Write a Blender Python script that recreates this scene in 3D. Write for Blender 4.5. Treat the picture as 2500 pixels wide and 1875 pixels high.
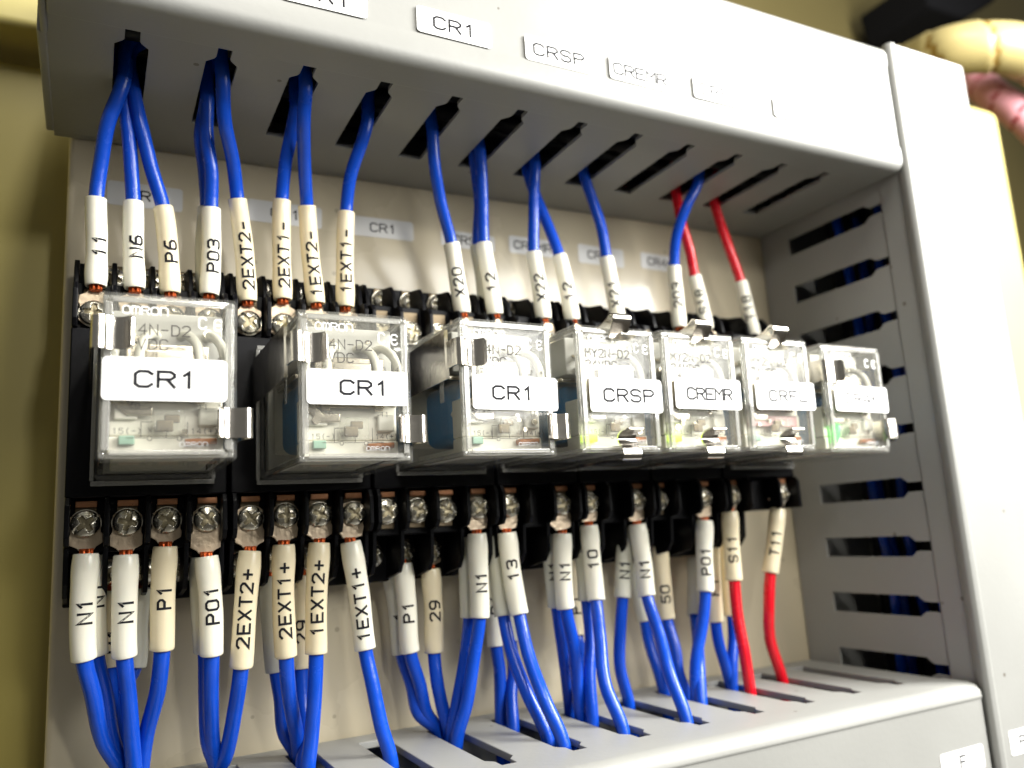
import bpy, bmesh, math, random
from mathutils import Vector, Matrix
random.seed(7)
K = 0.001                      # everything below is written in millimetres
S = bpy.context.scene
for o in list(bpy.data.objects): bpy.data.objects.remove(o)

# ------------------------------------------------------------------ camera
F_PX, CEN = 1999.304, Vector((20.961, -204.366, -28.494))
R0 = Vector((0.8904622, -0.45127873, -0.0585199))      # right
R1 = Vector((0.02939905, 0.18538113, -0.98222682))     # down
R2 = Vector((0.45410656, 0.87291543, 0.17834206))      # forward
cam_d = bpy.data.cameras.new('camera'); cam = bpy.data.objects.new('camera', cam_d)
S.collection.objects.link(cam); S.camera = cam
cam.matrix_world = Matrix(((R0.x, -R1.x, -R2.x, CEN.x*K), (R0.y, -R1.y, -R2.y, CEN.y*K),
                           (R0.z, -R1.z, -R2.z, CEN.z*K), (0, 0, 0, 1)))
cam_d.sensor_width = 36; cam_d.lens = F_PX/2500*36
cam_d.clip_start = 0.005; cam_d.clip_end = 20
cam_d.dof.use_dof = True; cam_d.dof.focus_distance = 0.160; cam_d.dof.aperture_fstop = 14

# ------------------------------------------------------------------ world
W = bpy.data.worlds.new('World'); S.world = W; W.use_nodes = True
wn = W.node_tree; wn.nodes.clear()
wo = wn.nodes.new('ShaderNodeOutputWorld'); bg = wn.nodes.new('ShaderNodeBackground')
tc = wn.nodes.new('ShaderNodeTexCoord'); sp = wn.nodes.new('ShaderNodeSeparateXYZ')
cr = wn.nodes.new('ShaderNodeValToRGB'); mr = wn.nodes.new('ShaderNodeMapRange')
wn.links.new(tc.outputs['Generated'], sp.inputs[0]); wn.links.new(sp.outputs['Z'], mr.inputs[0])
mr.inputs[1].default_value = -1; mr.inputs[2].default_value = 1
wn.links.new(mr.outputs[0], cr.inputs[0]); wn.links.new(cr.outputs[0], bg.inputs[0]); wn.links.new(bg.outputs[0], wo.inputs[0])
cr.color_ramp.elements[0].color = (0.30, 0.27, 0.22, 1); cr.color_ramp.elements[0].position = 0.2
cr.color_ramp.elements[1].color = (0.85, 0.84, 0.78, 1); cr.color_ramp.elements[1].position = 0.8
bg.inputs[1].default_value = 0.19

# ------------------------------------------------------------------ lamps
def lamp(name, loc, tgt, sx, sy, power, col):
    d = bpy.data.lights.new(name, 'AREA'); d.shape = 'RECTANGLE'; d.size = sx*K; d.size_y = sy*K
    d.energy = power; d.color = col
    o = bpy.data.objects.new(name, d); S.collection.objects.link(o)
    o.location = Vector(loc)*K
    o.rotation_euler = (Vector(tgt)-Vector(loc)).to_track_quat('-Z', 'Y').to_euler()
    return o
lamp('glare_panel', (330, -350, 125), (150, -50, 20), 260, 190, 2.0, (1.0, 0.99, 0.95))  # added area light for glare on the relay faces, not a fixture
lamp('window_light', (440, -235, 190), (235, -50, 20), 150, 200, 3.9, (1.0, 0.99, 0.95))
lamp('ceiling_lamp', (80, -380, 480), (100, -30, 0), 60, 300, 1.9, (1.0, 0.96, 0.86))
lamp('front_fill', (74, -330, 118), (80, -20, -30), 18, 18, 0.19, (1.0, 0.97, 0.9))  # added fill that brightens sleeves and wires from the front

S.view_settings.view_transform = 'Standard'; S.view_settings.look = 'None'
S.view_settings.exposure = 0.24; S.view_settings.gamma = 1
S.render.engine = 'CYCLES'
try:
    S.cycles.max_bounces = 14; S.cycles.transparent_max_bounces = 40; S.cycles.glossy_bounces = 6
    S.cycles.caustics_reflective = False; S.cycles.caustics_refractive = False
    S.cycles.sample_clamp_indirect = 4
except Exception: pass

# ------------------------------------------------------------------ camera-ray helpers (pixel of the 2212-px view -> point)
PX = 2500/2212
def at(u, v, val, ax=1):
    u *= PX; v *= PX
    w = R0*((u-1250)/F_PX) + R1*((v-937.5)/F_PX) + R2
    t = (val-CEN[ax])/w[ax]
    return CEN + w*t
def entry(u, x, z):
    u *= PX
    a = Vector((x, 0, z))-CEN; k = (1250-u)/F_PX
    # (a+y*e).R0 + k*(a+y*e).R2 = 0
    return Vector((x, -(a.dot(R0)+k*a.dot(R2))/(R0.y+k*R2.y), z))

# ------------------------------------------------------------------ materials
MAT = {}
def mat(name, col, rough=0.4, metal=0.0, bump=0.0, bscale=300, vary=0.0, vscale=60, coat=0.0, spec=0.5, dust=0.0, emit=None, sss=0.0, bdist=0.0002):
    m = bpy.data.materials.new(name); m.use_nodes = True; n = m.node_tree; b = n.nodes['Principled BSDF']
    b.inputs['Base Color'].default_value = (*col, 1); b.inputs['Roughness'].default_value = rough
    b.inputs['Metallic'].default_value = metal; b.inputs['Specular IOR Level'].default_value = spec
    b.inputs['Coat Weight'].default_value = coat; b.inputs['Coat Roughness'].default_value = 0.12
    if sss: b.inputs['Subsurface Weight'].default_value = sss; b.inputs['Subsurface Radius'].default_value = (0.0012, 0.0009, 0.0006); b.inputs['Subsurface Scale'].default_value = 1
    t = n.nodes.new('ShaderNodeTexCoord')
    last = None
    if vary or dust:
        nz = n.nodes.new('ShaderNodeTexNoise'); nz.inputs['Scale'].default_value = vscale; nz.inputs['Detail'].default_value = 5
        n.links.new(t.outputs['Object'], nz.inputs['Vector'])
        hs = n.nodes.new('ShaderNodeMix'); hs.data_type = 'RGBA'
        hs.inputs['A'].default_value = (*[c*(1-vary) for c in col], 1); hs.inputs['B'].default_value = (*[min(1, c*(1+vary*0.7)) for c in col], 1)
        n.links.new(nz.outputs['Fac'], hs.inputs['Factor']); last = hs.outputs['Result']
        rr = n.nodes.new('ShaderNodeMapRange'); rr.inputs[3].default_value = rough*0.75; rr.inputs[4].default_value = min(1, rough*1.3)
        n.links.new(nz.outputs['Fac'], rr.inputs[0]); n.links.new(rr.outputs[0], b.inputs['Roughness'])
    if dust:
        vz = n.nodes.new('ShaderNodeTexVoronoi'); vz.inputs['Scale'].default_value = 110; vz.inputs['Randomness'].default_value = 1
        n.links.new(t.outputs['Object'], vz.inputs['Vector'])
        lt = n.nodes.new('ShaderNodeMath'); lt.operation = 'LESS_THAN'; lt.inputs[1].default_value = 0.065
        n.links.new(vz.outputs['Distance'], lt.inputs[0])
        n2 = n.nodes.new('ShaderNodeSeparateColor'); n.links.new(vz.outputs['Color'], n2.inputs[0])
        g = n.nodes.new('ShaderNodeMath'); g.operation = 'GREATER_THAN'; g.inputs[1].default_value = 0.5; n.links.new(n2.outputs[0], g.inputs[0])
        mu = n.nodes.new('ShaderNodeMath'); mu.operation = 'MULTIPLY'; n.links.new(lt.outputs[0], mu.inputs[0]); n.links.new(g.outputs[0], mu.inputs[1])
        m2 = n.nodes.new('ShaderNodeMath'); m2.operation = 'MULTIPLY'; m2.inputs[1].default_value = dust; n.links.new(mu.outputs[0], m2.inputs[0])
        dm = n.nodes.new('ShaderNodeMix'); dm.data_type = 'RGBA'; n.links.new(m2.outputs[0], dm.inputs['Factor'])
        n.links.new(last, dm.inputs['A']); dm.inputs['B'].default_value = (0.09, 0.07, 0.05, 1); last = dm.outputs['Result']
    if last: n.links.new(last, b.inputs['Base Color'])
    if bump:
        bz = n.nodes.new('ShaderNodeTexNoise'); bz.inputs['Scale'].default_value = bscale; bz.inputs['Detail'].default_value = 6
        bu = n.nodes.new('ShaderNodeBump'); bu.inputs['Strength'].default_value = bump; bu.inputs['Distance'].default_value = bdist
        n.links.new(t.outputs['Object'], bz.inputs['Vector']); n.links.new(bz.outputs['Fac'], bu.inputs['Height']); n.links.new(bu.outputs[0], b.inputs['Normal'])
    if emit:
        b.inputs['Emission Color'].default_value = (*emit[0], 1); b.inputs['Emission Strength'].default_value = emit[1]
    MAT[name] = m; return m
mat('duct_grey', (0.285, 0.285, 0.270), 0.42, bump=0.2, bscale=700, vary=0.08, vscale=45, dust=0.75)
mat('plate_cream', (0.58, 0.51, 0.365), 0.28, dust=0.35, bump=0.3, bscale=110, vary=0.07, vscale=22, coat=0.35)
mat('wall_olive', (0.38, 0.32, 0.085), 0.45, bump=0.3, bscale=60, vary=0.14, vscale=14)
mat('frame_yellow', (0.50, 0.43, 0.16), 0.38, bump=0.2, bscale=120, vary=0.05, vscale=20)
mat('wire_blue', (0.005, 0.066, 0.52), 0.25, spec=0.4, bump=0.6, bscale=450, vary=0.16, vscale=160)
mat('wire_red', (0.66, 0.006, 0.018), 0.26, bump=0.3, bscale=1500, vary=0.08, vscale=120)
mat('sleeve_warm', (0.80, 0.70, 0.49), 0.22, bump=0.4, bscale=330, vary=0.10, vscale=120, sss=0.12)
mat('sleeve_white', (0.85, 0.82, 0.70), 0.20, bump=0.4, bscale=330, vary=0.07, vscale=120, sss=0.12)
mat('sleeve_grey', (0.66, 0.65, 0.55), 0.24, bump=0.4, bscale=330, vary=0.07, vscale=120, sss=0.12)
mat('ink', (0.010, 0.010, 0.014), 0.7, spec=0.2)
mat('ink_faint', (0.05, 0.045, 0.04), 0.7)
mat('copper', (0.72, 0.14, 0.035), 0.32, metal=0.75, bump=0.9, bscale=2500, vary=0.3, vscale=1800)
mat('lug_tin', (0.66, 0.53, 0.38), 0.33, metal=0.55, bump=0.7, bscale=900, vary=0.25, vscale=500)
mat('terminal_dark', (0.16, 0.12, 0.07), 0.4, metal=0.6, bump=0.4, bscale=600, vary=0.4, vscale=300)
mat('screw_metal', (0.78, 0.74, 0.63), 0.27, metal=1.0, bump=0.35, bscale=700, vary=0.12, vscale=600)
mat('recess_shade', (0.30, 0.26, 0.17), 0.35, metal=0.9, bump=0.4, bscale=900)  # darkness of the recess put into the colour of the same screw
mat('copper_tab', (0.42, 0.19, 0.09), 0.3, metal=0.6, vary=0.15, vscale=300)
mat('black_plastic', (0.003, 0.003, 0.004), 0.38, bump=0.12, bscale=1200, spec=0.12)
mat('black_soft', (0.006, 0.006, 0.008), 0.6)  # black standing in for the darkness inside the ducts
mat('clip_steel', (0.74, 0.70, 0.64), 0.16, metal=1.0, bump=0.2, bscale=500, vary=0.08, vscale=300)
mat('sticker_white', (0.86, 0.86, 0.85), 0.6, bump=0.1, bscale=400)
mat('sticker_dull', (0.66, 0.66, 0.65), 0.35, bump=0.1, bscale=400)
mat('bobbin_cream', (0.90, 0.87, 0.77), 0.4, vary=0.1, vscale=150, bump=0.2, bscale=400)
mat('coil_blue', (0.02, 0.20, 0.46), 0.35, vary=0.1, vscale=150)
mat('wire_white', (0.82, 0.80, 0.70), 0.3)
mat('inner_grey', (0.58, 0.57, 0.53), 0.4, vary=0.2, vscale=120)
mat('spring_metal', (0.72, 0.66, 0.55), 0.22, metal=1.0)
mat('amber', (0.50, 0.17, 0.04), 0.3)
mat('green_unlit', (0.30, 0.48, 0.38), 0.3)
mat('led_yellow', (0.55, 0.9, 0.02), 0.3, emit=((0.62, 1.0, 0.02), 3.2))
mat('led_green', (0.05, 0.8, 0.1), 0.3, emit=((0.05, 0.95, 0.08), 2.6))
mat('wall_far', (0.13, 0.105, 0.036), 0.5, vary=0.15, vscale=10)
mat('spiral_gap', (0.22, 0.13, 0.02), 0.5)
mat('spiral_gap_red', (0.35, 0.01, 0.02), 0.5)
mat('spiral_cream', (0.42, 0.345, 0.15), 0.35, vary=0.12, vscale=50, bump=0.2, bscale=200)
mat('spiral_pink', (0.72, 0.33, 0.38), 0.35, vary=0.12, vscale=50)
mat('dark_device', (0.006, 0.006, 0.007), 0.9, spec=0.1)
mat('pink_part', (0.75, 0.45, 0.45), 0.4)

def clear_mat(name, haze, gloss_rough, ior, tint=(0.97, 0.97, 0.955), boost=1.0, refract=0.0):
    """thin clear moulded plastic: transmits, mirrors by Fresnel, and scatters a little"""
    m = bpy.data.materials.new(name); m.use_nodes = True; n = m.node_tree; n.nodes.clear()
    out = n.nodes.new('ShaderNodeOutputMaterial'); tr = n.nodes.new('ShaderNodeBsdfTransparent'); tr.inputs[0].default_value = (*tint, 1)
    gl = n.nodes.new('ShaderNodeBsdfGlossy'); gl.inputs['Roughness'].default_value = gloss_rough
    df = n.nodes.new('ShaderNodeBsdfDiffuse'); df.inputs[0].default_value = (0.8, 0.79, 0.75, 1)
    lw = n.nodes.new('ShaderNodeLayerWeight'); lw.inputs['Blend'].default_value = 0.5      # Schlick, the same from both sides of the thin wall
    pw = n.nodes.new('ShaderNodeMath'); pw.operation = 'POWER'; pw.inputs[1].default_value = 5; n.links.new(lw.outputs['Facing'], pw.inputs[0])
    fr = n.nodes.new('ShaderNodeMath'); fr.operation = 'MULTIPLY_ADD'; r0_ = ((ior-1)/(ior+1))**2; fr.inputs[1].default_value = 1-r0_; fr.inputs[2].default_value = r0_
    n.links.new(pw.outputs[0], fr.inputs[0])
    mm = n.nodes.new('ShaderNodeMath'); mm.operation = 'MULTIPLY'; mm.inputs[1].default_value = boost; mm.use_clamp = True
    bz = n.nodes.new('ShaderNodeTexNoise'); bz.inputs['Scale'].default_value = 260; t = n.nodes.new('ShaderNodeTexCoord')
    bu = n.nodes.new('ShaderNodeBump'); bu.inputs['Strength'].default_value = 0.25; bu.inputs['Distance'].default_value = 0.0001
    n.links.new(t.outputs['Object'], bz.inputs['Vector']); n.links.new(bz.outputs['Fac'], bu.inputs['Height']); n.links.new(bu.outputs[0], gl.inputs['Normal'])
    base = tr
    if refract:
        rf = n.nodes.new('ShaderNodeBsdfGlass'); rf.inputs['IOR'].default_value = 1.45; rf.inputs['Roughness'].default_value = 0.02
        mx = n.nodes.new('ShaderNodeMixShader'); mx.inputs[0].default_value = refract
        n.links.new(tr.outputs[0], mx.inputs[1]); n.links.new(rf.outputs[0], mx.inputs[2]); base = mx
    m1 = n.nodes.new('ShaderNodeMixShader'); m1.inputs[0].default_value = haze
    m2 = n.nodes.new('ShaderNodeMixShader')
    n.links.new(base.outputs[0], m1.inputs[1]); n.links.new(df.outputs[0], m1.inputs[2])
    n.links.new(fr.outputs[0], mm.inputs[0]); n.links.new(mm.outputs[0], m2.inputs[0])
    n.links.new(m1.outputs[0], m2.inputs[1]); n.links.new(gl.outputs[0], m2.inputs[2]); n.links.new(m2.outputs[0], out.inputs[0])
    MAT[name] = m
clear_mat('case_clear', 0.045, 0.045, 1.50, boost=0.6)
clear_mat('case_edge_lit', 0.22, 0.06, 1.6, tint=(0.9, 0.9, 0.87), boost=1.6, refract=0.55)  # whitish haze imitates light caught along the case edges

# ------------------------------------------------------------------ mesh builder
class MB:
    def __init__(s): s.v = []; s.f = []; s.m = []; s.sm = []
    def add(s, vs, fs, mi=0, smooth=False):
        b = len(s.v); s.v += [Vector(p) for p in vs]
        for f in fs: s.f.append([b+i for i in f]); s.m.append(mi); s.sm.append(smooth)
        return s
    def box(s, x0, x1, y0, y1, z0, z1, mi=0):
        return s.add([(x0,y0,z0),(x1,y0,z0),(x1,y1,z0),(x0,y1,z0),(x0,y0,z1),(x1,y0,z1),(x1,y1,z1),(x0,y1,z1)],
                     [(0,3,2,1),(4,5,6,7),(0,1,5,4),(1,2,6,5),(2,3,7,6),(3,0,4,7)], mi)
    def prism(s, poly, a0, a1, ax, mi=0):
        """extrude a 2-D polygon; ax 'x': poly is (y,z); 'y': (x,z); 'z': (x,y)"""
        def P(p, a): return {'x': (a, p[0], p[1]), 'y': (p[0], a, p[1]), 'z': (p[0], p[1], a)}[ax]
        n = len(poly)
        vs = [P(p, a0) for p in poly]+[P(p, a1) for p in poly]
        fs = [list(range(n))[::-1], [n+i for i in range(n)]]+[(i, (i+1) % n, n+(i+1) % n, n+i) for i in range(n)]
        return s.add(vs, fs, mi)
    def strip(s, path, th, a0, a1, ax, mi=0, smooth=True):
        """bent sheet strip: path in 2-D, thickness th, extruded a0..a1 (build it with merge=False)"""
        L = []; Rr = []
        for i, p in enumerate(path):
            q0 = Vector(path[max(0, i-1)]); q1 = Vector(path[min(len(path)-1, i+1)]); d = (q1-q0).normalized()
            nn = Vector((-d.y, d.x))*th/2; L.append(Vector(p)+nn); Rr.append(Vector(p)-nn)
        n = len(path)
        def P(p, a): return {'x': (a, p[0], p[1]), 'y': (p[0], a, p[1]), 'z': (p[0], p[1], a)}[ax]
        c = 0.25   # small corner chamfer at the free end
        s0 = [a0+(c*2 if i == n-1 else c if i == n-2 else 0) for i in range(n)]; s1 = [a1-(c*2 if i == n-1 else c if i == n-2 else 0) for i in range(n)]
        LA = [P(p, s0[i]) for i, p in enumerate(L)]; LB = [P(p, s1[i]) for i, p in enumerate(L)]
        RA = [P(p, s0[i]) for i, p in enumerate(Rr)]; RB = [P(p, s1[i]) for i, p in enumerate(Rr)]
        q = [(i, i+1, n+i+1, n+i) for i in range(n-1)]
        s.add(LA+LB, q, mi, smooth); s.add(RA+RB, [f[::-1] for f in q], mi, smooth)
        s.add(LA+RA, [f[::-1] for f in q], mi, False); s.add(LB+RB, q, mi, False)
        s.add([LA[0], LB[0], RB[0], RA[0], LA[-1], LB[-1], RB[-1], RA[-1]], [(0, 1, 2, 3), (7, 6, 5, 4)], mi)
        return s
    def tube(s, path, radii, seg=14, mi=0, smooth=True, caps=True):
        fr = frames(path); n = len(path)
        if not hasattr(radii, '__len__'): radii = [radii]*n
        vs = []
        for (p, t, a, b), r in zip(fr, radii):
            for k in range(seg):
                an = 2*math.pi*k/seg; vs.append(p+(a*math.cos(an)+b*math.sin(an))*r)
        fs = [(i*seg+k, i*seg+(k+1) % seg, (i+1)*seg+(k+1) % seg, (i+1)*seg+k) for i in range(n-1) for k in range(seg)]
        s.add(vs, fs, mi, smooth)
        if caps:
            s.add(vs[:seg], [list(range(seg))[::-1]], mi); s.add(vs[-seg:], [list(range(seg))], mi)
        return s
    def build(s, name, material, parent=None, bevel=0, merge=True, seg=2, weld=0.002, auto=True):
        me = bpy.data.meshes.new(name)
        me.from_pydata([tuple(p*K) for p in s.v], [], s.f)
        for m in (material if isinstance(material, (list, tuple)) else [material]): me.materials.append(MAT[m])
        for i, p in enumerate(me.polygons): p.material_index = s.m[i]; p.use_smooth = s.sm[i]
        if merge:
            bm = bmesh.new(); bm.from_mesh(me); bmesh.ops.remove_doubles(bm, verts=bm.verts, dist=weld*K)
            if auto: bmesh.ops.recalc_face_normals(bm, faces=bm.faces)
            bm.to_mesh(me); bm.free()
        o = bpy.data.objects.new(name, me); S.collection.objects.link(o)
        if parent: o.parent = parent
        if bevel:
            md = o.modifiers.new('bevel', 'BEVEL'); md.width = bevel*K; md.segments = seg; md.limit_method = 'ANGLE'; md.angle_limit = math.radians(35)
            md.harden_normals = False
            for p in me.polygons: p.use_smooth = True
            w = o.modifiers.new('wn', 'WEIGHTED_NORMAL'); w.keep_sharp = True
        return o
def frames(path):
    n = len(path); P = [Vector(p) for p in path]; out = []; a = None
    for i in range(n):
        t = (P[min(i+1, n-1)]-P[max(i-1, 0)])
        t = t.normalized() if t.length > 1e-9 else out[-1][1]
        if a is None:
            a = t.orthogonal().normalized()
        a = (a-t*a.dot(t)); a = a.normalized() if a.length > 1e-6 else t.orthogonal().normalized()
        out.append((P[i], t, a, t.cross(a)))
    return out
def spline(pts, step=0.8):
    """Catmull-Rom; returns samples and the sample index of each control point"""
    P = [Vector(p) for p in pts]; P = [P[0]*2-P[1]]+P+[P[-1]*2-P[-2]]
    out = []; idx = []
    for i in range(1, len(P)-2):
        p0, p1, p2, p3 = P[i-1:i+3]; n = max(2, int((p2-p1).length/step)); idx.append(len(out))
        al = 0.5
        t0 = 0; t1 = t0+max(1e-4, (p1-p0).length**al); t2 = t1+max(1e-4, (p2-p1).length**al); t3 = t2+max(1e-4, (p3-p2).length**al)
        for j in range(n):
            t = t1+(t2-t1)*j/n
            A1 = p0*((t1-t)/(t1-t0))+p1*((t-t0)/(t1-t0)); A2 = p1*((t2-t)/(t2-t1))+p2*((t-t1)/(t2-t1)); A3 = p2*((t3-t)/(t3-t2))+p3*((t-t2)/(t3-t2))
            B1 = A1*((t2-t)/(t2-t0))+A2*((t-t0)/(t2-t0)); B2 = A2*((t3-t)/(t3-t1))+A3*((t-t1)/(t3-t1))
            out.append(B1*((t2-t)/(t2-t1))+B2*((t-t1)/(t2-t1)))
    idx.append(len(out)); out.append(P[-2]); return out, idx

def thing(name, label, cat, loc=(0, 0, 0), rot=(0, 0, 0), group=None):
    o = bpy.data.objects.new(name, None); S.collection.objects.link(o); o.empty_display_size = 0.01
    o.location = Vector(loc)*K; o.rotation_euler = rot; o['label'] = label; o['category'] = cat
    if group: o['group'] = group
    return o

def holed(outer, holes, P, th_dir, th):
    """flat sheet with cut-outs; P maps 2-D to 3-D, th_dir is the thickness direction"""
    bm = bmesh.new()
    for loop in [outer]+holes:
        vs = [bm.verts.new(P(*p)) for p in loop]
        for i in range(len(vs)): bm.edges.new((vs[i], vs[(i+1) % len(vs)]))
    bmesh.ops.triangle_fill(bm, use_beauty=True, use_dissolve=False, edges=bm.edges[:])
    bm.verts.index_update()
    V = [v.co.copy() for v in bm.verts]; Fc = [[v.index for v in f.verts] for f in bm.faces]
    bd = [[e.verts[0].index, e.verts[1].index] for e in bm.edges if len(e.link_faces) == 1]; bm.free()
    m = MB(); n = len(V); d = Vector(th_dir)*th
    m.add(V+[v+d for v in V], Fc+[[i+n for i in f][::-1] for f in Fc]+[(a, b, b+n, a+n) for a, b in bd])
    return m

# ------------------------------------------------------------------ lettering (single-stroke plotter alphabet)
G = {'e': [[(4,5),(3,6),(1,6),(0,5),(0,1),(1,0),(3,0),(4,1)],[(0,3),(3,3)]], 'C': [[(4,5),(3,6),(1,6),(0,5),(0,1),(1,0),(3,0),(4,1)]], 'R': [[(0,0),(0,6),(3,6),(4,5),(4,4),(3,3),(0,3)],[(2.2,3),(4,0)]],
 '1': [[(0.9,4.7),(2.1,6),(2.1,0)]], 'S': [[(4,5),(3,6),(1,6),(0,5),(0,4),(1,3),(3,3),(4,2),(4,1),(3,0),(1,0),(0,1)]],
 'P': [[(0,0),(0,6),(3,6),(4,5),(4,4),(3,3),(0,3)]], 'E': [[(4,6),(0,6),(0,0),(4,0)],[(0,3),(3.2,3)]], 'M': [[(0,0),(0,6),(2,3),(4,6),(4,0)]],
 'F': [[(4,6),(0,6),(0,0)],[(0,3),(3.2,3)]], 'L': [[(0,6),(0,0),(4,0)]], '4': [[(3,0),(3,6),(0,2),(4,2)]],
 '6': [[(3.6,6),(1.5,6),(0,4),(0,1),(1,0),(3,0),(4,1),(4,2.4),(3,3.4),(0,3.4)]], 'N': [[(0,0),(0,6),(4,0),(4,6)]],
 '0': [[(0,1),(0,5),(1,6),(3,6),(4,5),(4,1),(3,0),(1,0),(0,1)]], '3': [[(0,5.4),(0.8,6),(3.2,6),(4,5),(4,4),(3.2,3.2),(1.4,3.2)],[(3.2,3.2),(4,2.4),(4,1),(3.2,0),(0.8,0),(0,0.6)]],
 '2': [[(0,5),(1,6),(3,6),(4,5),(4,4),(0,0),(4,0)]], 'X': [[(0,0),(4,6)],[(0,6),(4,0)]], 'T': [[(0,6),(4,6)],[(2,6),(2,0)]],
 '+': [[(0,3),(4,3)],[(2,5),(2,1)]], '-': [[(0.4,3),(3.6,3)]], '5': [[(4,6),(0.4,6),(0.2,3.4),(3,3.6),(4,2.6),(4,1),(3,0),(1,0),(0,1)]],
 '8': [[(1,3.2),(0,4.2),(0,5),(1,6),(3,6),(4,5),(4,4.2),(3,3.2),(1,3.2),(0,2.2),(0,1),(1,0),(3,0),(4,1),(4,2.2),(3,3.2)]],
 '9': [[(0.4,0),(2.5,0),(4,2),(4,5),(3,6),(1,6),(0,5),(0,3.6),(1,2.6),(4,2.6)]], 'D': [[(0,0),(0,6),(2.6,6),(4,4.6),(4,1.4),(2.6,0),(0,0)]],
 'V': [[(0,6),(2,0),(4,6)]], 'Y': [[(0,6),(2,3),(4,6)],[(2,3),(2,0)]], 'O': [[(0,1.2),(0,4.8),(1.2,6),(2.8,6),(4,4.8),(4,1.2),(2.8,0),(1.2,0),(0,1.2)]],
 '(': [[(3,6.5),(1.8,4.5),(1.8,1.5),(3,-0.5)]], ')': [[(1,6.5),(2.2,4.5),(2.2,1.5),(1,-0.5)]], ' ': [], '/': [[(0,0),(4,6)]],
 'I': [[(2,0),(2,6)]], 'W': [[(0,6),(1,0),(2,4),(3,0),(4,6)]], 'm': [[(0,0),(0,6),(1,6),(2,5),(2,0)],[(2,5),(3,6),(4,5),(4,0)]], 'n': [[(0,0),(0,6),(3,6),(4,5),(4,0)]],
 'o': [[(0,1.2),(0,4.8),(1.2,6),(2.8,6),(4,4.8),(4,1.2),(2.8,0),(1.2,0),(0,1.2)]]}
def text_quads(txt, h, wr=0.72, gap=0.35, sw=0.13, seg=0.5, align='l'):
    """yields ribbon quads in text space (x right, y up, mm)"""
    sc = h/6; gw = h*wr; sx = gw/4; adv = gw+h*gap; w = h*sw/2; quads = []; x0 = 0
    for ch in txt:
        if ch == ' ': x0 += adv*0.55; continue
        for li, pl in enumerate(G[ch]):
            P = [Vector((x0+p[0]*sx, p[1]*sc)) for p in pl]; n = len(P); closed = (P[0]-P[-1]).length < 1e-6
            off = []
            for i in range(n):
                a = P[i]-P[i-1] if i > 0 else (P[0]-P[-2] if closed else P[1]-P[0])
                b = P[i+1]-P[i] if i < n-1 else (P[1]-P[0] if closed else P[-1]-P[-2])
                a = a.normalized(); b = b.normalized(); na = Vector((-a.y, a.x)); nb = Vector((-b.y, b.x)); mt = (na+nb)
                mt = mt.normalized() if mt.length > 1e-4 else na; off.append(mt*(w/max(0.45, mt.dot(na))))
            if not closed:
                d = (P[1]-P[0]).normalized()*w*0.8; P[0] = P[0]-d; d = (P[-1]-P[-2]).normalized()*w*0.8; P[-1] = P[-1]+d
            for i in range(n-1):
                k = max(1, int((P[i+1]-P[i]).length/seg))
                for j in range(k):
                    f0, f1 = j/k, (j+1)/k
                    A = P[i].lerp(P[i+1], f0); B = P[i].lerp(P[i+1], f1); oA = off[i].lerp(off[i+1], f0); oB = off[i].lerp(off[i+1], f1)
                    quads.append((A+oA, A-oA, B-oB, B+oB, li*0.012))
        x0 += adv
    tot = x0-h*gap
    dx = {'l': 0, 'c': -tot/2, 'r': -tot}[align]
    return [tuple(Vector((p.x+dx, p.y)) for p in q[:4])+(q[4],) for q in quads], tot
def text_flat(m, txt, org, xd, yd, nd, h, lift=0.05, **kw):
    kw.setdefault('align', 'c'); q, _ = text_quads(txt, h, seg=99, **kw); org, xd, yd, nd = map(Vector, (org, xd, yd, nd))
    for a in q:
        m.add([org+xd*p.x+yd*(p.y-h/2)+nd*(lift+a[4]) for p in a[:4]], [(0, 1, 2, 3)])
def rrect(x0, x1, z0, z1, r, n=4):
    o = []
    for cx, cz, a in ((x1-r, z1-r, 0), (x0+r, z1-r, 90), (x0+r, z0+r, 180), (x1-r, z0+r, 270)):
        for i in range(n+1):
            t = math.radians(a+90*i/n); o.append((cx+r*math.cos(t), cz+r*math.sin(t)))
    return o
def sticker(parent, x0, x1, z0, z1, y, txt, h, skew=0.0, m='sticker_white', ink='ink', tx=0.0, sw=0.17, th=0.14, label=None, gap=0.3, wr=0.8):
    skew += random.uniform(-0.012, 0.012); c = Vector(((x0+x1)/2, (z0+z1)/2)); ca, sa = math.cos(skew), math.sin(skew)
    def rp(p): d = Vector(p)-c; return (c.x+d.x*ca-d.y*sa, c.y+d.x*sa+d.y*ca)
    b = MB().prism([rp(p) for p in rrect(x0, x1, z0, z1, 0.8)], y-th, y, 'y').build('name_sticker', m, parent)
    if label: b['label'] = label
    t = MB(); o = rp((c.x+tx, c.y))
    text_flat(t, txt, (o[0], y-th, o[1]), (ca, 0, sa), (-sa, 0, ca), (0, -1, 0), h, lift=0.04, sw=sw, gap=gap, wr=wr)
    t.build('lettering', ink, b, merge=False)
    return b

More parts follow.
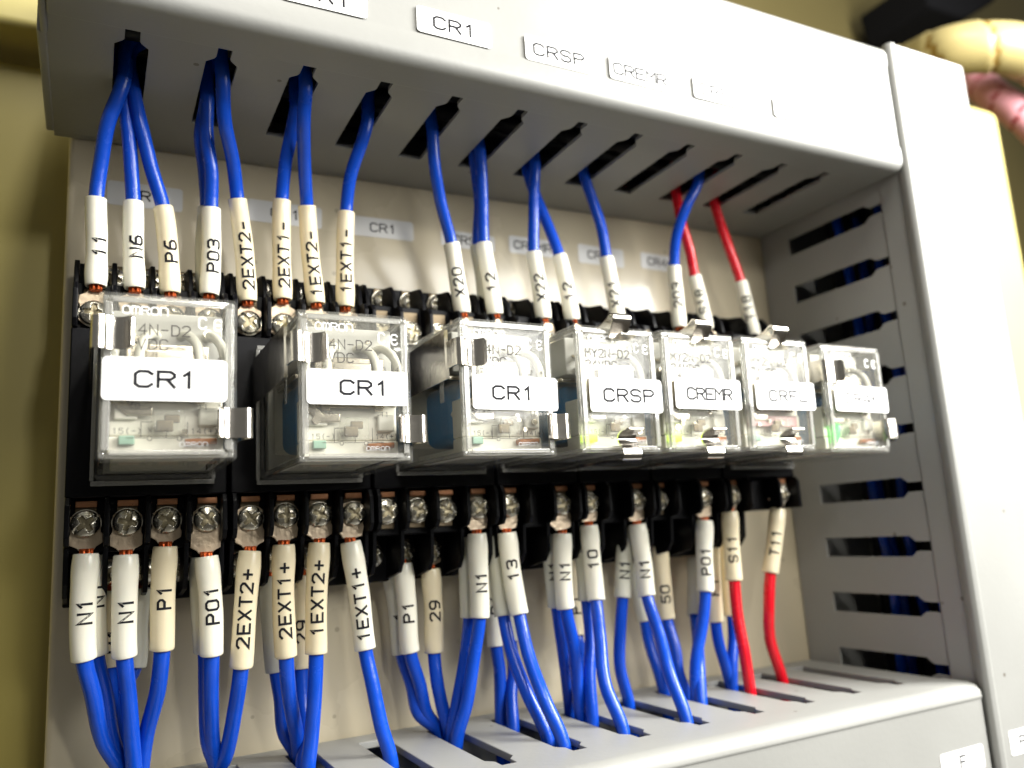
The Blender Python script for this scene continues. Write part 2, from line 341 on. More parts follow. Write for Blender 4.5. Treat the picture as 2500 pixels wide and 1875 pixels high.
# ------------------------------------------------------------------ the setting: cabinet wall and frame
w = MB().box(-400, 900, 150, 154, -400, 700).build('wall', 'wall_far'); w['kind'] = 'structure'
wl = MB().box(-150, 14, 26, 30, -320, 100).build('cabinet_side_panel', 'wall_olive', bevel=1)
wl['label'] = 'dim olive painted cabinet panel left of the relay mounting plate'; wl['category'] = 'panel'
cf = MB().box(-220, 30, 14, 60, 104, 300).build('cabinet_cross_member', 'frame_yellow', bevel=2)
cf['label'] = 'pale yellow cabinet cross member in the top left corner'; cf['category'] = 'frame'
cp = MB().box(274, 389, 0, 40, -260, 150).build('cabinet_post', 'frame_yellow', bevel=6, seg=4)
cp['label'] = 'pale yellow painted cabinet post right of the vertical duct'; cp['category'] = 'post'
DP = [at(a, b, 90) for a, b in ((1990, -60), (2010, 12), (2078, 36), (2098, 34), (2150, 2), (2215, -60))]
dd = MB().prism([(q.x, q.z) for q in DP], 90, 140, 'y').build('black_device', 'dark_device', bevel=3)
dd['label'] = 'black boxy device high behind the cream cable bundle'; dd['category'] = 'device'

# mounting plate
mp = thing('mounting_plate', 'cream painted steel plate carrying the relay sockets', 'panel', (14, 0, 0))
MB().box(0, 226, 0, 3, -120, 112).build('plate', 'plate_cream', mp, bevel=1.4, seg=4)
for (x0, x1, z0, z1, t, sk) in [(22.3,39,53.5,59.5,'CR1',0),(54.4,73.4,53.4,59.3,'CR1',0),(81.5,99.1,52.8,58.4,'CR1',.0),(107.3,124.3,52.4,57.4,'CRSP',-.01),
                           (129,145,52.8,58.2,'CREMR',-.01),(153,169.9,52.1,58.2,'CRFL',-.015),(176.6,192,52.5,58,'CR46',-.015)]:
    sticker(mp, x0-14, x1-14, z0, z1, 0, t, 2.3, skew=sk, m='sticker_dull', ink='ink', wr=0.85, gap=0.3)

# ------------------------------------------------------------------ cable ducts
ZU, ZL, XR, PI_ = 68.6, -73.8, 229.3, 16.62
def slot(c, hw, nw, yb, ys, yn):
    ym = (ys+yn)/2
    return [(c-hw, yb), (c-hw, ys), (c-nw-0.25, ys-1.6), (c-nw, ys-2.3), (c-nw, yn), (c+nw, yn), (c+nw, ys-2.3), (c+nw+0.25, ys-1.6), (c+hw, ys), (c+hw, yb)]
# upper
ud = thing('cable_duct', 'grey slotted wiring duct across the top, holding the upper wire ends', 'cable duct', (11, 0, ZU))
holes = [slot(25.5-11+i*PI_, 3.05, 1.35, -17.5, -44.3, -50.2) for i in range(12)]
m = holed([(0, -2.5), (217.6, -2.5), (217.6, -55), (0, -55)], holes, lambda x, y: Vector((x, y, 0)), (0, 0, 1), 0.9)
m.build('slotted_side', 'duct_grey', ud)
MB().box(0, 217.6, -2.4, -0.6, 0, 38).build('back_wall', 'duct_grey', ud)
MB().box(0, 217.6, -57, -2.6, 36.4, 38).build('top_side', 'duct_grey', ud)
def cover_profile(H):
    """(y,z) cross-section outline of a clip-on cover, front at y=-60.6, bottom at 0, top at H"""
    o = [(-51, -0.9)]
    o += [(-58.2, -0.9), (-59.6, -0.5), (-60.5, 0.5), (-60.8, 1.8), (-60.8, 5.6), (-60.45, 6.3), (-60.45, H-6.3), (-60.8, H-5.6), (-60.8, H-2.4), (-60.4, H-1.0), (-59.4, H-0.1), (-58, H+0.3), (-51, H+0.3)]
    i = [(-51, H-0.9), (-57.6, H-0.9), (-59.0, H-2.2), (-59.0, 2.2), (-57.8, 0.3), (-51, 0.3)]
    return o+i
MB().prism(cover_profile(38), 0.4, 216.0, 'x').build('cover', 'duct_grey', ud, bevel=0.35)
MB().box(0.05, 1.2, -54.9, -2.6, 1.7, 36.3).build('light_block_cap', 'duct_grey', ud)  # added cap, keeps light out of the duct's left end
MB().box(216.2, 217.5, -59, -2.6, 1.7, 36.3).build('light_block_cap', 'duct_grey', ud)  # added cap against light leaking in at the right end
MB().box(-0.9, 0.3, -60.2, -44, -0.6, 38).build('end_lip', 'duct_grey', ud, bevel=0.4)
MB().box(-1.6, 0.1, -44, -3, -0.2, 9).build('side_tab', 'duct_grey', ud, bevel=0.4)
for x0, x1, z0, z1, t, ink in [(51,67.8,74.5,80.3,'CR1','ink'),(78.4,95.6,74.5,80.6,'CR1','ink'),(103.9,121.3,74,80.2,'CRSP','ink'),(126.3,143.9,74.2,80.1,'CREMR','ink'),(151.2,168.4,74.5,80.3,'CRFL','ink'),(178,194,74.6,80.2,'CR46','ink')]:
    sticker(ud, x0-11, x1-11, z0-ZU+0.3, z1-ZU+0.2, -60.8, t, 2.7, wr=0.95, gap=0.34 if len(t) < 5 else 0.22)
# lower
ld = thing('cable_duct', 'grey slotted wiring duct along the bottom with its cover in front', 'cable duct', (9, 0, ZL))
holes = [slot(213.5-9-i*PI_, 3.2, 1.6, -9.5, -42, -47) for i in range(12)]
m = holed([(0, -2.5), (217.4, -2.5), (217.4, -54), (0, -54)], holes, lambda x, y: Vector((x, y, -1.6)), (0, 0, 1), 1.6)
m.build('slotted_side', 'duct_grey', ld, bevel=0.45)
MB().box(0, 217.4, -2.4, -0.6, -60, -1.7).build('back_wall', 'duct_grey', ld)
MB().box(0, 217.4, -57, -2.6, -60, -58.4).build('bottom_side', 'duct_grey', ld)
def lower_cover():
    o = [(-49.5, 0.25), (-57, 0.25), (-59.0, -0.3), (-60.1, -1.5), (-60.4, -3.2), (-60.0, -3.9), (-60.0, -54), (-60.4, -55), (-60.4, -57), (-59, -59.5), (-50, -59.8)]
    i = [(-50, -58.8), (-58, -58.5), (-58.8, -56), (-58.8, -3.2), (-57.5, -1.2), (-49.5, -0.75)]
    return o+i
MB().prism(lower_cover(), 0, 217.6, 'x').build('cover', 'duct_grey', ld, bevel=0.3)
for k in range(13):     # moulded fingers end as a small bead where the cover clips on
    pass
sticker(ld, 207.5-9, 224-9, -92-ZL-1.6, -88-ZL, -60.0, 'F', 2.6)
# right vertical
rd = thing('cable_duct', 'grey slotted vertical wiring duct right of the relays, brightly lit front', 'cable duct', (XR, 0, 0))
holes = [[(y, z) for z, y in slot(60.8-i*PI_, 2.9, 1.35, -13, -43.5, -50)] for i in range(11)]
m = holed([(-0.6, -150), (-0.6, 100), (-57, 100), (-57, -150)], holes, lambda y, z: Vector((0, y, z)), (1, 0, 0), 0.8)
m.build('slotted_side', 'duct_grey', rd)
MB().box(1.7, 32.3, -59.5, -0.6, 98, 99.5).build('light_block_cap', 'duct_grey', rd)  # added to stop light entering the duct from above
MB().box(32.4, 34, -57, -0.6, -150, 100).build('far_side', 'duct_grey', rd)
MB().box(1.7, 32.3, -2.2, -0.6, -150, 100).build('back_wall', 'duct_grey', rd)
op = [(-0.5, -50.5), (-0.5, -57.5), (-1.6, -59.0), (-1.9, -60.6), (-1.2, -61.6), (0.2, -62.0), (1.0, -61.6), (1.6, -61.4), (31.5, -61.4), (33.6, -60.9), (35.3, -59.3), (35.9, -57), (35.9, -50.5)]
ip = [(34.9, -50.5), (34.9, -57), (33, -59.9), (1.0, -59.9), (0.6, -57), (0.6, -50.5)]
MB().prism(op+ip, -150, 108, 'z').build('cover', 'duct_grey', rd, bevel=0.3)
sticker(rd, 232.9-XR, 249-XR, -92.3, -86.3, -61.4, 'P11', 2.6)

def bundle_wire(pts, r, label, group):
    p, _ = spline([Vector(q) for q in pts], 3)
    t = MB().tube(p, r, 12).build('blue_wire', 'wire_blue'); t['label'] = label; t['category'] = 'wire'; t['group'] = group
for (bx, by) in [(246, -34), (241, -26), (250, -22), (243, -43), (252, -40)]:
    pts = [(bx, by, -148)]
    for z in range(-110, 98, 30): pts.append((bx+random.uniform(-2.5, 2.5), by+random.uniform(-2.5, 2.5), z))
    bundle_wire(pts, 1.5, 'blue wire running inside the right-hand vertical duct, glimpsed through its slots', 'blue wires inside the vertical duct')

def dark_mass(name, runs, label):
    """black cabling added inside a duct to stand in for its dark interior"""
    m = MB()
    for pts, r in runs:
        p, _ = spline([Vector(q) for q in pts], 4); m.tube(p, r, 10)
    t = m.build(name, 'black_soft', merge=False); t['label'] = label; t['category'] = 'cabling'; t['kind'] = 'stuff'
ru = random.uniform
dark_mass('darkening_cabling', [([(14+j*42, -50+i*4.0+ru(-1, 1), ZU+(11, 14.5)[i % 2]+ru(-1.5, 1.5)) for j in range(6)], 2.2) for i in range(12)], 'black cabling added inside the upper duct, standing in for the darkness in its slots')
dark_mass('darkening_cabling', [([(XR+ru(24, 28), -50+i*5.0+ru(-1, 1), -145+j*48) for j in range(6)], 2.7) for i in range(9)], 'black cabling added inside the vertical duct at the right to darken its slots')
dark_mass('darkening_cabling', [([(14+j*42, -48+i*4.5+ru(-1, 1), ZL-20+ru(-2, 2)) for j in range(6)], 2.4) for i in range(10)], 'black cabling added inside the lower duct, darkening the view through its slots')

# spiral-wrapped looms
def spiral(name, ctrl, r, pitch, mt, gap_mt, label):
    p, _ = spline(ctrl, 1.5); fr = frames(p); seg = 40; vs = []; s = 0
    for i, (q, t, a, b) in enumerate(fr):
        if i: s += (p[i]-p[i-1]).length
        for k in range(seg):
            th = 2*math.pi*k/seg; u = (s/pitch-th/(2*math.pi)) % 1.0
            rr = r*(1+0.05*u-(0.04 if u < 0.085 else 0)); vs.append(q+(a*math.cos(th)+b*math.sin(th))*rr)
    n = len(p)
    m = MB().add(vs, [(i*seg+k, i*seg+(k+1) % seg, (i+1)*seg+(k+1) % seg, (i+1)*seg+k) for i in range(n-1) for k in range(seg)], 0, True)
    s = 0; q = 0
    for i in range(n-1):
        s += (p[i]-p[i-1]).length if i else 0
        for k in range(seg):
            if (s/pitch-k/seg) % 1.0 < 0.085: m.m[q] = 1
            q += 1
    o = m.build(name, [mt, gap_mt], merge=False); o['label'] = label; o['category'] = 'cable loom'
A = [at(1900, 170, 60), at(1975, 140, 45), at(2045, 112, 25), at(2130, 102, 12), at(2220, 118, 4), at(2330, 200, 2)]
spiral('wrapped_cable_loom', A, 12.0, 19, 'spiral_cream', 'spiral_gap', 'thick cream spiral-wrapped cable loom arching over the top right corner')
B = [at(2010, 130, 60), at(2085, 162, 45), at(2145, 205, 30), at(2210, 252, 20), at(2290, 330, 15)]
spiral('wrapped_cable_loom', B, 8.0, 13, 'spiral_pink', 'spiral_gap_red', 'thinner pink spiral-wrapped cable loom below the cream one')

# ------------------------------------------------------------------ screws
def screw_mesh(yb):
    """pan head with a Phillips/slot recess, axis along -y, base at y=yb; local origin at the screw centre"""
    seg, rings, Rh, H = 72, 26, 2.65, 1.75; vs = []; fs = []; mi = []
    for i in range(rings+1):
        r = Rh*i/rings
        for k in range(seg):
            th = 2*math.pi*k/seg; x = r*math.cos(th); z = r*math.sin(th)
            h = H*(1-0.45*(r/Rh)**2) if r < Rh*0.93 else H*(0.61-4.2*((r/Rh)-0.93))
            d = 0; l = 0.42+0.28*max(0, 1-r/1.7)
            if (abs(x) < l and abs(z) < 1.75) or (abs(z) < l and abs(x) < 1.75): d = 0.95-0.35*r/1.75
            if abs(z) < 0.36 and r < Rh*0.99: d = max(d, 0.55)
            vs.append((x, yb-h+d, z))
    for i in range(rings):
        for k in range(seg): fs.append((i*seg+k, i*seg+(k+1) % seg, (i+1)*seg+(k+1) % seg, (i+1)*seg+k))
    def deep(f):
        c = sum((Vector(vs[i]) for i in f), Vector())/4; r = math.hypot(c.x, c.z); l = 0.42+0.28*max(0, 1-r/1.7)
        return (abs(c.x) < l and abs(c.z) < 1.75) or (abs(c.z) < l and abs(c.x) < 1.75)
    m = MB().add(vs, [f for f in fs if not deep(f)], 0, True); m.add(vs, [f for f in fs if deep(f)], 1, True)
    rim = [(Rh*math.cos(2*math.pi*k/seg), yb-0.35, Rh*math.sin(2*math.pi*k/seg)) for k in range(seg)]
    b2 = [(p[0], yb+0.5, p[2]) for p in rim]
    m.add(rim+b2, [(k, (k+1) % seg, seg+(k+1) % seg, seg+k) for k in range(seg)], 0, True)
    # spring washer
    m.tube([(0, yb+0.1, 0), (0, yb+0.55, 0)], 2.85, 28)
    return m
SCREW = None
def add_screw(parent, x, y, z, ang):
    global SCREW
    if SCREW is None:
        o = screw_mesh(0).build('screw', ['screw_metal', 'recess_shade'], parent, weld=0.0005); SCREW = o.data
    else:
        o = bpy.data.objects.new('screw', SCREW); S.collection.objects.link(o); o.parent = parent
    o.location = Vector((x, y, z))*K; o.rotation_euler = (0, ang, 0)
    return o

# ------------------------------------------------------------------ sockets
YA, YB = -22.0, -12.0          # front plane under the screw heads, inner and outer row
def socket(x0, x1, bot, top, botB, topB, label, short=None):
    W_ = x1-x0; cx = W_/2
    t = thing('relay_socket', label, 'relay socket', (x0, 0, 0), group='black screw-terminal relay sockets in a row')
    m = MB(); g = 0.15
    zb = -38.2
    if short: 
        m.box(g, W_-g, -24.2, -0.3, -17, 17); m.box(g, 10, -20.4, -0.3, -28, -17.05); m.box(g, 10, -10.4, -0.3, -38.2, -28.05)
        m.box(10.05, W_-g, -20.4, -0.3, -26.2, -17.05)
        m.box(g, W_-g, -20.4, -0.3, 17.05, 27); m.box(g, W_-g, -10.4, -0.3, 27.05, 35)
    else:
        m.box(g, W_-g, -24.2, -0.3, -17, 17)
        for sg in (1, -1):
            z = sorted((sg*17.05, sg*27.5)); m.box(g, W_-g, -20.4, -0.3, z[0], z[1])
            z = sorted((sg*27.55, 35 if sg > 0 else -38.2)); m.box(g, W_-g, -10.4, -0.3, z[0], z[1])
    m.build('body', 'black_plastic', t, bevel=0.35)
    # barriers between the terminals
    def fin(xc, sg, full=True, w_=0.5):
        f = MB()
        e = 35.2 if sg > 0 else 38.4
        if short and sg < 0 and xc > 10: f.prism([(-25, sg*17), (-26.2, sg*18.5), (-26.2, sg*26.0), (-10, sg*26.3), (-10, sg*17)], xc-w_, xc+w_, 'x').build('barrier', 'black_plastic', t, bevel=0.2); return
        f.prism([(-25, sg*17), (-26.2, sg*18.5), (-26.2, sg*24.6), (-25.0, sg*26.2), (-21.8, sg*26.6), (-21.2, sg*(e-5)), (-19.0, sg*(e-2.4)), (-6, sg*e), (-0.4, sg*e), (-0.4, sg*17)], xc-w_, xc+w_, 'x').build('barrier', 'black_plastic', t, bevel=0.2)
    for sg, row in ((1, top), (-1, bot)):
        xs = sorted(q-x0 for q in row)
        mids = [0.75]+[(a+b)/2 for a, b in zip(xs, xs[1:]) if b-a < 11]+[W_-0.75]
        if len(xs) > 1 and xs[1]-xs[0] > 11: mids += [xs[0]+4, xs[-1]-4] 
        for q in mids: fin(q, sg)
    def tp(x0_, x1_, *a): MB().box(x0_+0.9, x1_-0.9, *a).build('terminal_plate', 'terminal_dark', t, bevel=0.2)
    def ct(*a): MB().box(*a).build('contact_tab', 'copper_tab', t, bevel=0.15)
    for sg, rows in ((1, (top, topB)), (-1, (bot, botB))):
        for q in rows[0]:
            tp(q-x0-2.9, q-x0+2.9, -21.2, -20.45, *sorted((sg*18.6, sg*26.0)))
            if sg < 0: ct(q-x0-1.9, q-x0+2.0, -22.4, -21.9, -18.8, -17.5)
        for q in rows[1]:
            tp(q-x0-2.9, q-x0+2.9, -11.2, -10.45, *sorted((sg*28.4, sg*34.6)))
    for q in bot: add_screw(t, q-x0, YA, -22.1+random.uniform(-.2, .2), random.uniform(0, 3.1))
    for q in top: add_screw(t, q-x0, YA, 20.6, random.uniform(0, 3.1))
    for q in botB: add_screw(t, q-x0, YB, -31.9, random.uniform(0, 3.1))
    for q in topB: add_screw(t, q-x0, YB, 31.2, random.uniform(0, 3.1))
    return t
SK = []
SK.append(socket(16.3, 46.4, [20.2, 27.6, 34.9, 42.6], [20.4, 27.8, 35.2, 42.8], [24, 31.5, 39], [24, 31.5, 39], 'black screw socket under the leftmost relay, against the plate edge'))
SK.append(socket(46.9, 77.5, [51.3, 58.7, 66.0, 73.7], [51.0, 58.5, 66, 73.7], [48.9+1.6, 56.4, 64.6], [55, 62.5, 70], 'black screw socket second from the left, under a relay marked CR1'))
SK.append(socket(77.9, 108.6, [81.5, 89.1, 96.1, 104.6], [81.6, 89.2, 96.6, 104.4], [80.8, 88.6, 95.7], [85.5, 93, 100.5], 'black screw socket third from the left, with three screws left bare'))
SK.append(socket(109.0, 132.0, [113.1, 127.9], [112.6, 127.6], [118.1], [120.3], 'black two-pole screw socket under the relay marked CRSP'))
SK.append(socket(132.3, 155.0, [136.3, 151.3], [136.1, 150.9], [144], [143.6], 'black two-pole screw socket under the relay marked CREMR'))
SK.append(socket(155.3, 179.8, [158.7, 174.2], [159.2, 174.6], [164.6], [167], 'black two-pole screw socket under the relay marked CRFL'))
SK.append(socket(180.1, 207.6, [184.6, 203.5], [184.4, 202.4], [], [193.5], 'black screw socket at the right end under the relay marked CR46', short=True))
# embossed terminal number seen between relays one and two
e = MB(); text_flat(e, '8', (46.6-16.3+3.2-16.6, -24.25, 15.6), (1, 0, 0), (0, 0, 1), (0, -1, 0), 1.6, sw=0.1); 

# ------------------------------------------------------------------ relays
def relay(idx, loc, rot, label, stx, sttext, poles, lit, clips):
    t = thing('relay', label, 'relay', loc, rot, group='clear plug-in relays in a row')
    W_, D_, H_ = 21.5, 36.3, 14.0
    # clear shell: outer skin, inner skin and added ribs whose haze imitates lit edges
    c = MB()
    def skin(x0, x1, y0, y1, z0, z1, mi=0, ch=0.5):
        # chamfered box open at the back
        p0 = [(x0+ch, z0), (x1-ch, z0), (x1, z0+ch), (x1, z1-ch), (x1-ch, z1), (x0+ch, z1), (x0, z1-ch), (x0, z0+ch)]
        q = [(x0+2*ch, z0+ch), (x1-2*ch, z0+ch), (x1-ch, z0+2*ch), (x1-ch, z1-2*ch), (x1-2*ch, z1-ch), (x0+2*ch, z1-ch), (x0+ch, z1-2*ch), (x0+ch, z0+2*ch)]
        A_ = [(a, y0, b) for a, b in q]; B_ = [(a, y0+ch, b) for a, b in p0]; C_ = [(a, y1, b) for a, b in p0]
        c.add(A_+B_+C_, [list(range(8))]+[(i, 8+i, 8+(i+1) % 8, (i+1) % 8) for i in range(8)]+[(8+i, 16+i, 16+(i+1) % 8, 8+(i+1) % 8) for i in range(8)], mi)
    skin(0, W_, 0, D_, -H_, H_)
    skin(0.95, W_-0.95, 0.95, D_, -H_+0.95, H_-0.95)
    for x in (0.55, W_-1.45):
        for z in (-H_+0.55, H_-1.45): c.box(x, x+0.9, 0.5, D_, z, z+0.9, 1)
        c.box(x, x+0.9, 0.35, 1.25, -H_+1.5, H_-1.5, 1)
    for z in (-H_+0.55, H_-1.45): c.box(1.5, W_-1.5, 0.35, 1.25, z, z+0.9, 1)
    # raised bezel on the front
    for bx in ((0.9, 2.0, -12.2, 12.2), (W_-2.0, W_-0.9, -12.2, 12.2), (2.05, W_-2.05, 12.2, 13.0), (2.05, W_-2.05, -13.0, -12.2)):
        c.box(bx[0], bx[1], -0.35, -0.02, bx[2], bx[3], 1)
    # rim flange at the socket end
    c.box(-0.6, W_+0.6, D_-1.6, D_, -H_-1.0, -H_-0.05, 1); c.box(-0.6, W_+0.6, D_-1.6, D_, H_+0.05, H_+1.0, 1)
    c.box(-0.8, -0.05, D_-1.6, D_, -H_, H_, 1); c.box(W_+0.05, W_+0.8, D_-1.6, D_, -H_, H_, 1)
    # side latch window and lens block
    c.box(-0.25, -0.02, 7.5, 9.5, -2, 3.5, 1)
    c.box(8.2, 13.4, 1.0, 2.7, -9.4, -5.4, 0); c.box(8.6, 13.0, -0.25, -0.02, -9.1, -5.7, 0)
    case = c.build('case', ['case_clear', 'case_edge_lit'], t, bevel=0.12, seg=2, auto=True)
    # moulded raised maker's lettering and printed rating
    r_ = MB()
    text_flat(r_, 'omRon', (6.9, -0.1, 11.0), (1, 0, 0), (0, 0, 1), (0, -1, 0), 1.3, sw=0.15, wr=0.85, gap=0.25)
    text_flat(r_, 'C', (15.8, -0.1, 9.4), (1, 0, 0), (0, 0, 1), (0, -1, 0), 1.9, sw=0.14, wr=0.6)
    text_flat(r_, 'e', (18.3, -0.1, 9.2), (1, 0, 0), (0, 0, 1), (0, -1, 0), 1.9, sw=0.14, wr=0.6)
    text_flat(r_, 'omRon', (14.6, -0.1, -11.3), (1, 0, 0), (0, 0, 1), (0, -1, 0), 0.75, sw=0.09, wr=0.9, gap=0.3)
    r_.build('moulded_lettering', 'sticker_white', case, merge=False)
    p_ = MB()
    text_flat(p_, 'MY%dN-D2' % poles, (8.2, -0.1, 7.8), (1, 0, 0), (0, 0, 1), (0, -1, 0), 1.75, sw=0.12, wr=0.68, gap=0.28)
    text_flat(p_, '24VDC', (6.4, -0.1, 5.3), (1, 0, 0), (0, 0, 1), (0, -1, 0), 1.75, sw=0.12, wr=0.68, gap=0.28)
    for a, b, s_ in ((2.6, 3.4, '1'), (5.0, 3.4, '2'), (16.1, 3.4, '3'), (18.6, 3.4, '4'), (2.8, -5.0, '9'), (5.6, -5.0, '10'), (16, -5.0, '11'), (19, -5.0, '12')):
        if poles == 4 or s_ in ('1', '4', '9', '12'): text_flat(p_, s_, (a, -0.1, b), (1, 0, 0), (0, 0, 1), (0, -1, 0), 0.8, sw=0.12)
    text_flat(p_, '15(-)', (4.6, -0.1, -9.1), (1, 0, 0), (0, 0, 1), (0, -1, 0), 0.85, sw=0.12)
    text_flat(p_, '14(+)', (16.3, -0.1, -9.1), (1, 0, 0), (0, 0, 1), (0, -1, 0), 0.85, sw=0.12)
    text_flat(p_, 'WWIN', (9.2, -0.1, -8.9), (1, 0, 0), (0, 0, 1), (0, -1, 0), 0.75, sw=0.12)
    def ln(x0, z0, x1, z1): p_.box(min(x0, x1)-0.05, max(x0, x1)+0.05, -0.13, -0.09, min(z0, z1)-0.05, max(z0, z1)+0.05)
    for q in ((6.6, -7.6, 6.6, -10.2), (13.6, -7.6, 13.6, -10.2), (6.6, -7.6, 8.2, -7.6), (4.5, -10.2, 7.4, -10.2), (8.4, -10.2, 12, -10.2), (12.8, -10.2, 15.6, -10.2), (10.4, -9.2, 10.4, -10.2)): ln(*q)
    text_flat(p_, 'O', (7.9, -0.1, -10.3), (1, 0, 0), (0, 0, 1), (0, -1, 0), 0.7, sw=0.15, wr=0.9)
    text_flat(p_, 'O', (12.4, -0.1, -10.3), (1, 0, 0), (0, 0, 1), (0, -1, 0), 0.7, sw=0.15, wr=0.9)
    p_.build('printed_rating', 'ink_faint', case, merge=False)
    # works inside
    MB().box(1.3, W_-1.3, 33, D_+0.2, -12.6, 12.6).build('base', 'inner_grey', t, bevel=0.3)
    b = MB(); b.box(1.9, W_-1.9, 3.6, 8.5, -9.4, -1.6); b.box(2.6, W_-2.6, 8.55, 30, -12.7, -11.2); b.box(2.6, 6.2, 2.6, 3.55, -6.8, -4.2); b.box(15.6, 19.0, 2.6, 3.55, -7.8, -4.6)
    b.box(1.8, W_-1.8, 3.3, 8.4, -12.5, -9.5); b.box(2.6, W_-2.6, 24, 32.9, -9, 9.5)
    b.build('bobbin', 'bobbin_cream', t, bevel=0.35)
    MB().box(2.0, 19.5, 9.3, 23.8, -10.2, 2.6).build('coil', 'coil_blue', t, bevel=2.2, seg=4)
    yk = MB().box(1.7, 19.8, 8.7, 25.5, 2.9, 4.0).box(5.0, 6.6, 2.2, 3.2, -4.0, 3.0).box(15.0, 16.6, 2.2, 3.2, -4.0, 3.0)
    yk.prism([(1.6, -1.4), (5.2, -4.6), (8.4, -4.6), (8.4, -6.2), (4.6, -6.2), (1.6, -3.4)], 2.1, 2.55, 'y'); yk.build('yoke', 'spring_metal', t, bevel=0.2)
    rv = random.Random(idx*7+3)
    dt = MB()
    for _ in range(9):      # solder tags and rivets
        xx = rv.uniform(3, 18.5); zz = rv.choice((rv.uniform(-9.2, -3.5), rv.uniform(4.6, 10))); a_ = rv.uniform(0.35, 0.8)
        dt.tube([(xx, 2.0 if zz < 0 else 5.2, zz), (xx, 2.7 if zz < 0 else 6.0, zz)], a_, 14)
    dt.build('solder_tags', 'spring_metal', t, merge=False)
    MB().box(9.0, 11.6, 1.75, 2.2, -8.9, -7.0).box(10.2, 12.6, 1.9, 2.35, -7.4, -6.0).build('type_window_insert', 'terminal_dark', t, bevel=0.25)
    y = MB(); y.box(4.2, W_-4.2, 3.2, 4.2, -3.4, 6.2); y.box(4.4, W_-4.4, 4.25, 24, 5.2, 6.2); y.box(7, 14.5, 2.2, 3.1, 0.2, 5.0)
    y.build('armature', 'spring_metal', t, bevel=0.3)
    g = MB(); g.box(1.6, W_-1.6, 6.6, 23, 4.2, 12.6); 
    g.build('contact_block', 'inner_grey', t, bevel=0.3)
    sp_ = MB()
    n = 4 if poles == 4 else 2
    for i in range(n):
        x = 3.4+i*(14.6/(n-1)) - 0.6
        sp_.strip([(33, 8.6), (24, 9.4), (14, 9.9), (7.5, 9.4), (6.2, 8.2)], 0.25, x, x+1.6, 'x')
    sp_.build('contact_spring', 'spring_metal', t, merge=False)
    wr_ = MB()
    xs = [4.4, 8.4, 13.6, 17.6] if poles == 4 else [5.0, 16.6]
    for i, x in enumerate(xs):
        sgn = -1 if x < W_/2 else 1
        p, _ = spline([(x-sgn*1.5, 9, 7.8), (x, 5.5, 8.6), (x+sgn*1.6, 3.4, 6.6), (x+sgn*2.2, 2.6, 3.0), (min(max(x+sgn*2.0, 2.3), W_-2.3), 3.0, -1.5), (min(max(x+sgn*1.2, 2.2), W_-2.2), 8, -4.0), (min(max(x+sgn*1.2, 2.2), W_-2.2), 16, -3), (min(max(x+sgn, 2.2), W_-2.2), 26, 1.5)], 0.7)
        wr_.tube(p, 0.85, 10)
    wr_.build('lead_wire', 'wire_white', t)
    lm = {0: 'green_unlit', 1: 'led_yellow', 2: 'led_green'}[lit]
    if lit == 2: 
        l_ = MB().tube([(4.6, 2.8, -11), (4.9, 2.6, -9.5), (5.6, 2.5, -7.4), (5.8, 2.5, -6.4)], [0.7, 0.95, 0.95, 0.6], 14)
    else: l_ = MB().box(3.4, 5.8, 2.2, 3.3, -11.0, -9.5)
    l_.build('indicator_lamp', lm, t, bevel=0.2)
    MB().tube([(13.5, 2.6, -10.6), (18.5, 2.6, -10.4)], 0.55, 12).build('resistor', 'amber', t)
    if idx == 5: MB().box(3.5, 18, 2.4, 3.2, -7.5, -4.9).build('pink_insulator', 'pink_part', t, bevel=0.2)
    zt, zb, x0, x1, h, tx = stx
    sticker(t, x0, x1, zb, zt, -0.36, sttext, h, tx=tx, sw=0.19 if idx < 2 else 0.18, th=0.12, wr=0.98 if len(sttext) < 5 else 0.86, gap=0.36 if len(sttext) < 5 else 0.2)
    return t
def rad(*a): return tuple(math.radians(q) for q in a)
RL = [
 ((21.25, -60.75, 0.18), rad(-.23, .06, -.29), 'clear relay, first from the left, white CR1 sticker and bent steel clips', (3.0, -4.2, 0.7, 19.8, 2.55, 0), 'CR1', 4, 0),
 ((52.62, -61.3, -0.75), rad(.39, .04, .03), 'clear relay marked CR1 between two others marked CR1', (3.0, -3.4, 1.7, 20.5, 2.45, 1.2), 'CR1', 4, 0),
 ((84.29, -60.5, 0.05), rad(1.2, -.08, .9), 'clear relay marked CR1 next to the one marked CRSP, blue coil showing', (2.4, -4.5, 2.5, 21.9, 2.5, -0.6), 'CR1', 4, 0),
 ((111.23, -60.4, 0.45), rad(.9, -.1, .8), 'clear relay marked CRSP with a lit yellow-green lamp', (2.4, -5.0, 2.7, 21.8, 2.6, 0.6), 'CRSP', 2, 1),
 ((133.3, -60.98, 0.43), rad(1.2, .3, -.6), 'clear relay marked CREMR with a lit yellow-green lamp', (3.0, -4.0, 2.7, 21.7, 2.5, 0.3), 'CREMR', 2, 1),
 ((156.9, -61.04, 0.48), rad(1.3, .5, -.8), 'clear relay marked CRFL with a pinkish insulator inside', (3.0, -3.8, 2.8, 21.7, 2.4, 0.8), 'CRFL', 2, 0),
 ((183.1, -61.02, -0.04), rad(.7, .5, -.9), 'clear relay marked CR46 at the right end, bright green lamp lit', (3.2, -3.4, 2.8, 21.6, 2.4, 0.2), 'CR46', 2, 2)]
